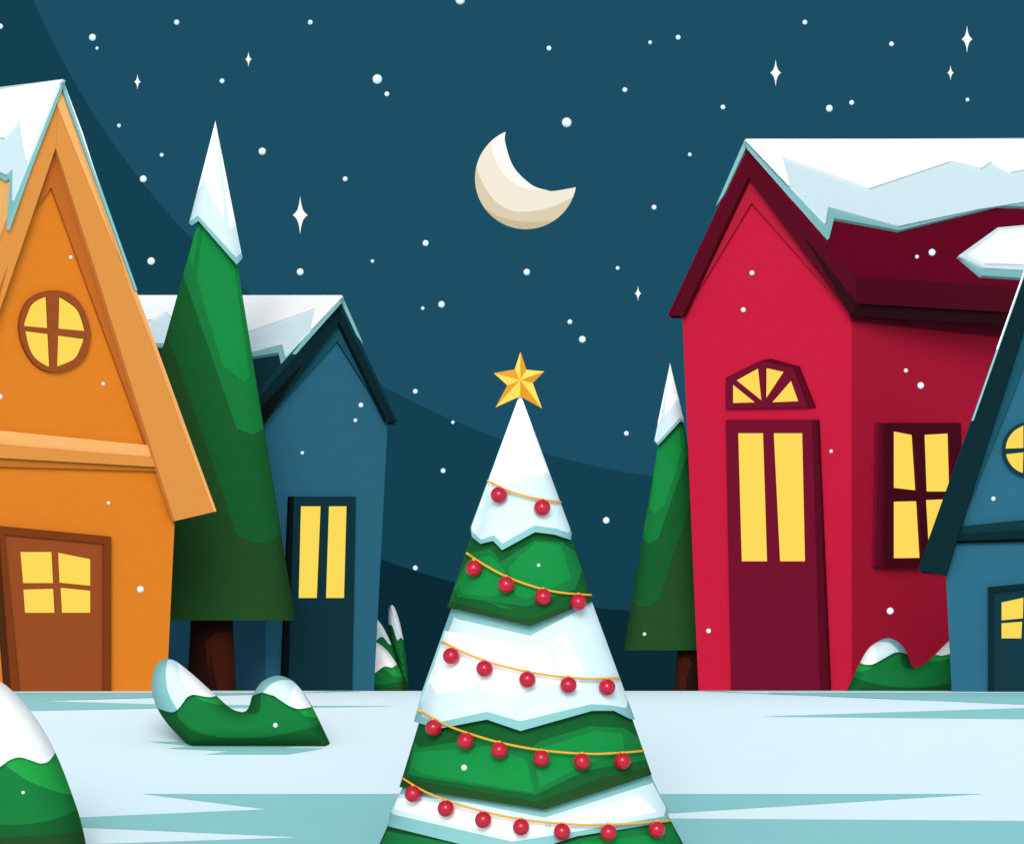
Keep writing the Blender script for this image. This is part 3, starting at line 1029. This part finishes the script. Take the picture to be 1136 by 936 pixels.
def leaf(md, snowpoly, white, dark=None):
    layers = [(None, 'g4', dark)] if dark else []
    layers += [('snow', 'pale', snowpoly), ('snow', 'white', white)]
    res = compose(md, md.o, ('leaf', 'g2'), layers, {'snow': .03}, 3)
    lf = res['leaf'].build('leaf', plant, smooth=True)
    res['snow'].build('snow_cap', lf, smooth=True)


md = Mound(85.8, sl(tall), 7, .14)
leaf(md, sl([(431, 693.2), (430.6, 684.6), (431.4, 674.7), (434.3, 670.8), (438, 674), (443, 688.3), (447.8, 710.4)]) + sl([(444.6, 706.7), (442, 709.5), (440, 708.6), (436.4, 697), (434, 692.6)]),
     sl([(433, 671.5), (434.3, 670.8), (438, 674), (443, 688.3), (447.8, 710.4)]) + sl([(444.6, 706.3), (441, 697), (436, 680)]),
     [(442, 735), (449, 752), (453.3, 758), (453.6, 772), (447.6, 772), (447, 760)])
two = [(447, 772), (447, 753.5), (442, 738.7), (434.5, 715.3), (426, 697), (418.3, 686.4), (411, 682), (407, 690), (409, 720), (418, 750), (426, 772)]
md = Mound(85.5, sl(two), 8, .14)
leaf(md, sl([(408.5, 712), (407, 690), (411, 682), (418.3, 686.4), (426, 697), (434.5, 715.3)]) + sl([(431, 714), (428.5, 710.5), (423.4, 706), (417.3, 710.5)]),
     sl([(410, 684), (412, 682.3), (418.3, 686.4), (426, 697), (434.5, 715.3)]) + sl([(431, 714), (424, 701), (418, 694)]),
     [(436, 720), (447, 750), (447, 772), (440, 772), (441, 740)])
dome = [(449.3, 774), (449.3, 765.5), (446.8, 751), (440.7, 736.8), (429.6, 721.4), (417, 711.6), (407, 709), (400, 713), (396, 730), (396, 774)]
bush('bush', 85.0, 'low domed bush with thick snow, at the foot of the upright snowy leaves', 'snowy bushes', sl(dome),
     [('gl', [(424.7, 740), (434.5, 739), (440.7, 735.5), (446.8, 751), (436, 749)], .02),
      ('g3', sl([(398, 759), (414.8, 759), (429.6, 758.3), (448, 754.6)]) + [(449.3, 765.5), (449.3, 774), (397, 774)], .02),
      ('g4', sl([(398, 764), (414.8, 764), (449, 761.3)]) + [(449.3, 774), (397, 774)], .035)],
     10, .2, (425, 767),
     [[('white', sl([(440.7, 736.8), (429.6, 721.4), (417, 711.6), (407, 709), (400, 713), (397, 725)]) + sl([(398, 742), (407, 750), (415.5, 746.6), (426, 739.2), (434.5, 740.5)]), .04)]], step=4)

# ------------------------------------------------------------------ moon, stars, falling snow
MD = 1500.0
ci = [(583.3 + 56.4 * math.cos(R(a)), 198 + 56.4 * math.sin(R(a))) for a in range(10, 248, 4)]
inner = sl([(561, 146.5), (560.5, 158.4), (569.8, 185.3), (589.3, 204.8), (605.7, 210.8), (614.7, 212), (639, 207.8)], 8)
cres = ci[:-1] + inner[:-1]
md = Mound(MD, cres, 28, 5.0)
circ = lambda a0, a1: [(583.3 + 56.6 * math.cos(R(a)), 198 + 56.6 * math.sin(R(a))) for a in range(a0, a1, 4)]
mo = compose(md, cres, ('moon', 'moon1'), [  # tan and brown bands are the moon's shading, put into emissive colour
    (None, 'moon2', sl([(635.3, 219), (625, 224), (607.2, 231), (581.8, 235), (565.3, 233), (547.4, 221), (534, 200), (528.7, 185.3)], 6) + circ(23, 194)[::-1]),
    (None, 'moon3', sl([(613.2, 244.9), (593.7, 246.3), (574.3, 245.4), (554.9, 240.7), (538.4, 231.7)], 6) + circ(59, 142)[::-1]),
    (None, 'moon0', inner[:29] + sl([(601, 211), (584.8, 209.6), (569.8, 203.3), (556.4, 189.8), (547.4, 171.9), (545, 155.8), (549, 152.5), (554.5, 149.3)], 5)),
], {}, 4)['moon'].build('moon', smooth=True, loc=P(583, 198, MD))
tag(mo, 'cream crescent moon hanging in the night sky', 'moon')

SDIST = 2400.0
sm = bpy.data.meshes.new('star')
vs, fs = [], []
prof = [(0, 1), (.14, .58), (.38, .27), (.66, .12), (1, 0)]
quad = [(p[0], p[1]) for p in prof]
ring = quad[:-1] + [(p[0], -p[1]) for p in quad[::-1]][:-1] + [(-p[0], -p[1]) for p in quad][:-1] + [(-p[0], p[1]) for p in quad[::-1]][:-1]
vs = [(x, 0, z) for x, z in ring] + [(0, -.3, 0), (0, .3, 0)]
n_ = len(ring)
for i in range(n_):
    fs.append((i, (i + 1) % n_, n_)); fs.append(((i + 1) % n_, i, n_ + 1))
sm.from_pydata(vs, [], fs)
sm.materials.append(M['starlight'])
proto = None
for x, y, h, w_, lab in [
    (152.5, 91, 8.5, 3.5, 'small four pointed white star nearest the orange gable'),
    (275.6, 66, 8.5, 3.5, 'small four pointed white star above the tip of the tall pine'),
    (333, 238.7, 21, 8.2, 'largest four pointed white star, between the tall pine and the moon'),
    (707.8, 325.5, 8.5, 3.5, 'small four pointed white star low beside the red gable'),
    (860.5, 81, 15, 6, 'bright four pointed white star above the gable of the red house'),
    (1054.5, 81, 8.5, 3.5, 'small four pointed white star over the red roof, under a brighter one'),
    (1072.8, 43.7, 15, 6, 'bright four pointed white star in the upper right corner')]:
    if proto is None:
        o_ = proto = bpy.data.objects.new('star', sm)
    else:
        o_ = proto.copy()
    COL.objects.link(o_)
    o_.location = P(x, y, SDIST)
    o_.scale = (w_ * SDIST / F, w_ * SDIST / F, h * SDIST / F)
    tag(o_, lab, 'star', 'twinkling stars')

FL = [
    (0.5, 29.5, 3, 'cut by the left edge above the orange house'), (102.6, 41.7, 4, 'high above the orange gable'), (107.7, 53.7, 1.8, 'just under a bigger one above the orange gable'),
    (196, 25, 3, 'near the top edge above the tall pine'), (246.4, 90, 2.8, 'below the small star above the tall pine'), (132, 139.5, 2.2, 'right of the orange gable tip'),
    (179.4, 172, 2.2, 'left of the tall pine tip'), (159, 198.6, 4, 'between the orange gable and the pine snow cap'), (510.5, 0, 5.5, 'cut by the top edge above the moon'),
    (344.2, 25, 2.8, 'alone at the top between pine and moon'), (418.6, 88, 5.5, 'upper left of the moon, biggest there'), (429.2, 104.4, 2.8, 'beneath the biggest one upper left of the moon'),
    (291, 168, 4.2, 'right of the tall pine snow cap'), (382.9, 198.6, 2.8, 'left of the moon above the largest star level'), (609, 53.7, 2.8, 'straight above the moon'),
    (721.2, 47.3, 2.2, 'the smaller of a pair above the red gable left side'), (752.3, 41.7, 2.8, 'the larger of a pair above the red gable left side'), (693.2, 99.8, 2.8, 'between the moon and the red house, high up'),
    (628.7, 136, 5.6, 'biggest one, touching the dark sky over the moon horn'), (802, 119, 2.8, 'just above the red gable tip'), (765.2, 171.6, 2.2, 'left of the red gable tip'),
    (725.6, 230, 2.8, 'left of the red gable slope'), (892.9, 25, 2.8, 'near the top edge above the red roof'), (989, 49, 2.8, 'midway over the red roof, near the top'),
    (920, 120.4, 4, 'larger of two just above the red roof'), (944.8, 114, 2.8, 'smaller of two just above the red roof'), (1073.3, 110.8, 2.2, 'above the right end of the red roof'),
    (472.2, 269.7, 3.5, 'below left of the moon'), (413.2, 289.7, 2, 'above right of the narrow blue house'), (333, 301.6, 4, 'directly under the largest star'),
    (489.8, 337.6, 3.8, 'larger of a pair left of the golden star'), (469, 342, 2, 'smaller of a pair left of the golden star'), (460.8, 434, 2.8, 'right of the blue house eave'),
    (502.4, 468.4, 2, 'left of the christmas tree tip'), (491.6, 522, 2.8, 'left of the highest garland'), (400.4, 449.3, 2.8, 'larger of two before the blue gable'),
    (394.3, 466.2, 2.2, 'smaller of two before the blue gable'), (335.4, 502.2, 2, 'before the blue wall above its door'), (584.4, 301.8, 3.8, 'between the moon and the golden star'),
    (685.2, 297.4, 2.2, 'up left of the small star near the red gable'), (632.2, 357, 2.8, 'smaller of a pair right of the golden star'), (646, 376.4, 4, 'larger of a pair right of the golden star'),
    (834.2, 302.8, 2.8, 'upper one before the red gable'), (824.6, 343.6, 2.8, 'lower one before the red gable'), (694.9, 480.6, 2.8, 'left of the smaller pine snow cap'),
    (167.7, 289.7, 4.3, 'between the orange roof edge and the tall pine'), (78.6, 285.4, 2, 'before the orange wall above the round window'), (114.4, 425.7, 2, 'before the orange gable, right of the round window'),
    (0, 440, 3, 'cut by the left edge before the orange gable'), (120.5, 557.7, 2, 'before the orange wall above the brown door corner'), (155.8, 653.5, 4, 'before the orange wall beside the brown door'),
    (25.6, 878.6, 2, 'before the large corner bush'), (305.6, 804, 2.8, 'before the two humped bush'), (460.8, 629.7, 2.8, 'left of the upper green tier'),
    (672.5, 577, 3.8, 'right of the top snow tier'), (597.5, 626.7, 2, 'before the upper green tier'), (514.9, 851, 3.5, 'before the lower green tier'), (715, 703, 2, 'before the foot of the smaller pine'),
    (786, 699.5, 2.8, 'before the red wall left of the door'), (922, 500.4, 2, 'before the red wall right of the door'), (1017.3, 284.8, 2.2, 'smaller of two before the maroon roof'),
    (1034, 280, 4, 'larger of two before the maroon roof'), (1005, 411, 2.4, 'smaller of two above the red house window'), (1021.4, 427.5, 3.8, 'larger of two above the red house window'),
    (987.5, 677.4, 4, 'below the red house window'), (1102, 553, 2.6, 'before the cottage gable under its round window'),
]
fm = bpy.data.meshes.new('snowflake')
bm = bmesh.new()
bmesh.ops.create_icosphere(bm, subdivisions=2, radius=1.0)
for f_ in bm.faces:
    f_.smooth = True
bm.to_mesh(fm)
bm.free()
fm.materials.append(M['flake'])
proto = None
for x, y, r_, where in FL:
    if proto is None:
        o_ = proto = bpy.data.objects.new('snowflake', fm)
    else:
        o_ = proto.copy()
    COL.objects.link(o_)
    d_ = random.uniform(67, 75)
    if (440 < x < 760 and y > 500) or y > 840:
        d_ = random.uniform(61.5, 63.5)
    elif y > 780:
        d_ = 71
    o_.location = P(x, y, d_)
    o_.scale = (r_ * d_ / F,) * 3
    size = 'big' if r_ > 5 else ('medium' if r_ > 3.2 else ('small' if r_ > 2.3 else 'tiny'))
    tag(o_, f'{size} round snowflake {where}', 'snowflake', 'falling snowflakes')

# ------------------------------------------------------------------ sky and light
SUN = Vector((-.06, -.89, .45)).normalized()
el = math.asin(SUN.z)
w = bpy.data.worlds.new('World')
S.world = w
w.use_nodes = True
nt = w.node_tree
for n_ in list(nt.nodes):
    nt.nodes.remove(n_)
N = nt.nodes.new
tc = N('ShaderNodeTexCoord')


def circle3(a, b_, c_):
    A_, B_, C_ = [ray(*p).normalized() for p in (a, b_, c_)]
    n_ = (B_ - A_).cross(C_ - A_).normalized()
    if n_.dot(A_) < 0:
        n_ = -n_
    return n_, n_.dot(A_)


def ring(circ):
    n_, t_ = circ
    dp = N('ShaderNodeVectorMath'); dp.operation = 'DOT_PRODUCT'
    dp.inputs[1].default_value = n_
    nt.links.new(nrm.outputs[0], dp.inputs[0])
    mr = N('ShaderNodeMapRange')
    e_ = math.sin(math.acos(t_)) * .6 / F
    mr.inputs['From Min'].default_value = t_ - e_
    mr.inputs['From Max'].default_value = t_ + e_
    nt.links.new(dp.outputs['Value'], mr.inputs['Value'])
    return mr.outputs[0]


nrm = N('ShaderNodeVectorMath'); nrm.operation = 'NORMALIZE'
nt.links.new(tc.outputs['Generated'], nrm.inputs[0])
r1 = ring(circle3((37, 0), (268, 318), (722, 528)))
r2 = ring(circle3((422, 620), (504.6, 645.8), (699.5, 677)))
C_LIGHT, C_MID, C_DARK = hexc('1C4F64'), hexc('144151'), hexc('0A2A35')
m1 = N('ShaderNodeMix'); m1.data_type = 'RGBA'
m1.inputs[6].default_value = (*C_DARK, 1); m1.inputs[7].default_value = (*C_MID, 1)
nt.links.new(r2, m1.inputs[0])
m2 = N('ShaderNodeMix'); m2.data_type = 'RGBA'
m2.inputs[7].default_value = (*C_LIGHT, 1)
nt.links.new(r1, m2.inputs[0]); nt.links.new(m1.outputs[2], m2.inputs[6])
bg1 = N('ShaderNodeBackground')
bg1.inputs['Strength'].default_value = 2 ** -EXPO
nt.links.new(m2.outputs[2], bg1.inputs['Color'])
sky = N('ShaderNodeTexSky')
sky.sky_type = 'NISHITA'
sky.sun_disc = False
sky.sun_elevation = el
sky.sun_rotation = math.atan2(SUN.x, SUN.y)
bg2 = N('ShaderNodeBackground')
bg2.inputs['Strength'].default_value = .15
fill_grey = N('ShaderNodeHueSaturation')      # greys the daylight sky added behind the viewer as fill light
fill_grey.inputs['Saturation'].default_value = .45
nt.links.new(sky.outputs[0], fill_grey.inputs['Color'])
nt.links.new(fill_grey.outputs[0], bg2.inputs['Color'])
sep = N('ShaderNodeSeparateXYZ')
nt.links.new(nrm.outputs[0], sep.inputs[0])
mr = N('ShaderNodeMapRange'); mr.interpolation_type = 'SMOOTHSTEP'
mr.inputs['From Min'].default_value = .8
mr.inputs['From Max'].default_value = .2
nt.links.new(sep.outputs['Y'], mr.inputs['Value'])
mxs = N('ShaderNodeMixShader')
nt.links.new(mr.outputs[0], mxs.inputs[0])
nt.links.new(bg1.outputs[0], mxs.inputs[1]); nt.links.new(bg2.outputs[0], mxs.inputs[2])
out = N('ShaderNodeOutputWorld')
nt.links.new(mxs.outputs[0], out.inputs['Surface'])

sl_ = bpy.data.lights.new('sun', 'SUN')
sl_.energy = 1.6
sl_.angle = R(28)
sl_.color = (1, .97, .92)
so = bpy.data.objects.new('sun', sl_)
COL.objects.link(so)
so.location = (0, -10, 30)
so.rotation_euler = (-SUN).to_track_quat('-Z', 'Y').to_euler()

cam = bpy.data.cameras.new('camera')
cam.lens = LENS
cam.sensor_width = 36
cam.sensor_fit = 'HORIZONTAL'
cam.shift_y = (HY - 468) / 1136
cam.clip_start = .5
cam.clip_end = 10000
co = bpy.data.objects.new('camera', cam)
COL.objects.link(co)
co.location = CAM
co.rotation_euler = (R(90), 0, 0)
S.camera = co

S.view_settings.view_transform = 'Standard'
S.view_settings.look = 'None'
S.view_settings.exposure = EXPO
S.view_settings.gamma = 1
S.view_settings.use_curve_mapping = False
S.cycles.use_denoising = True
S.cycles.max_bounces = 6
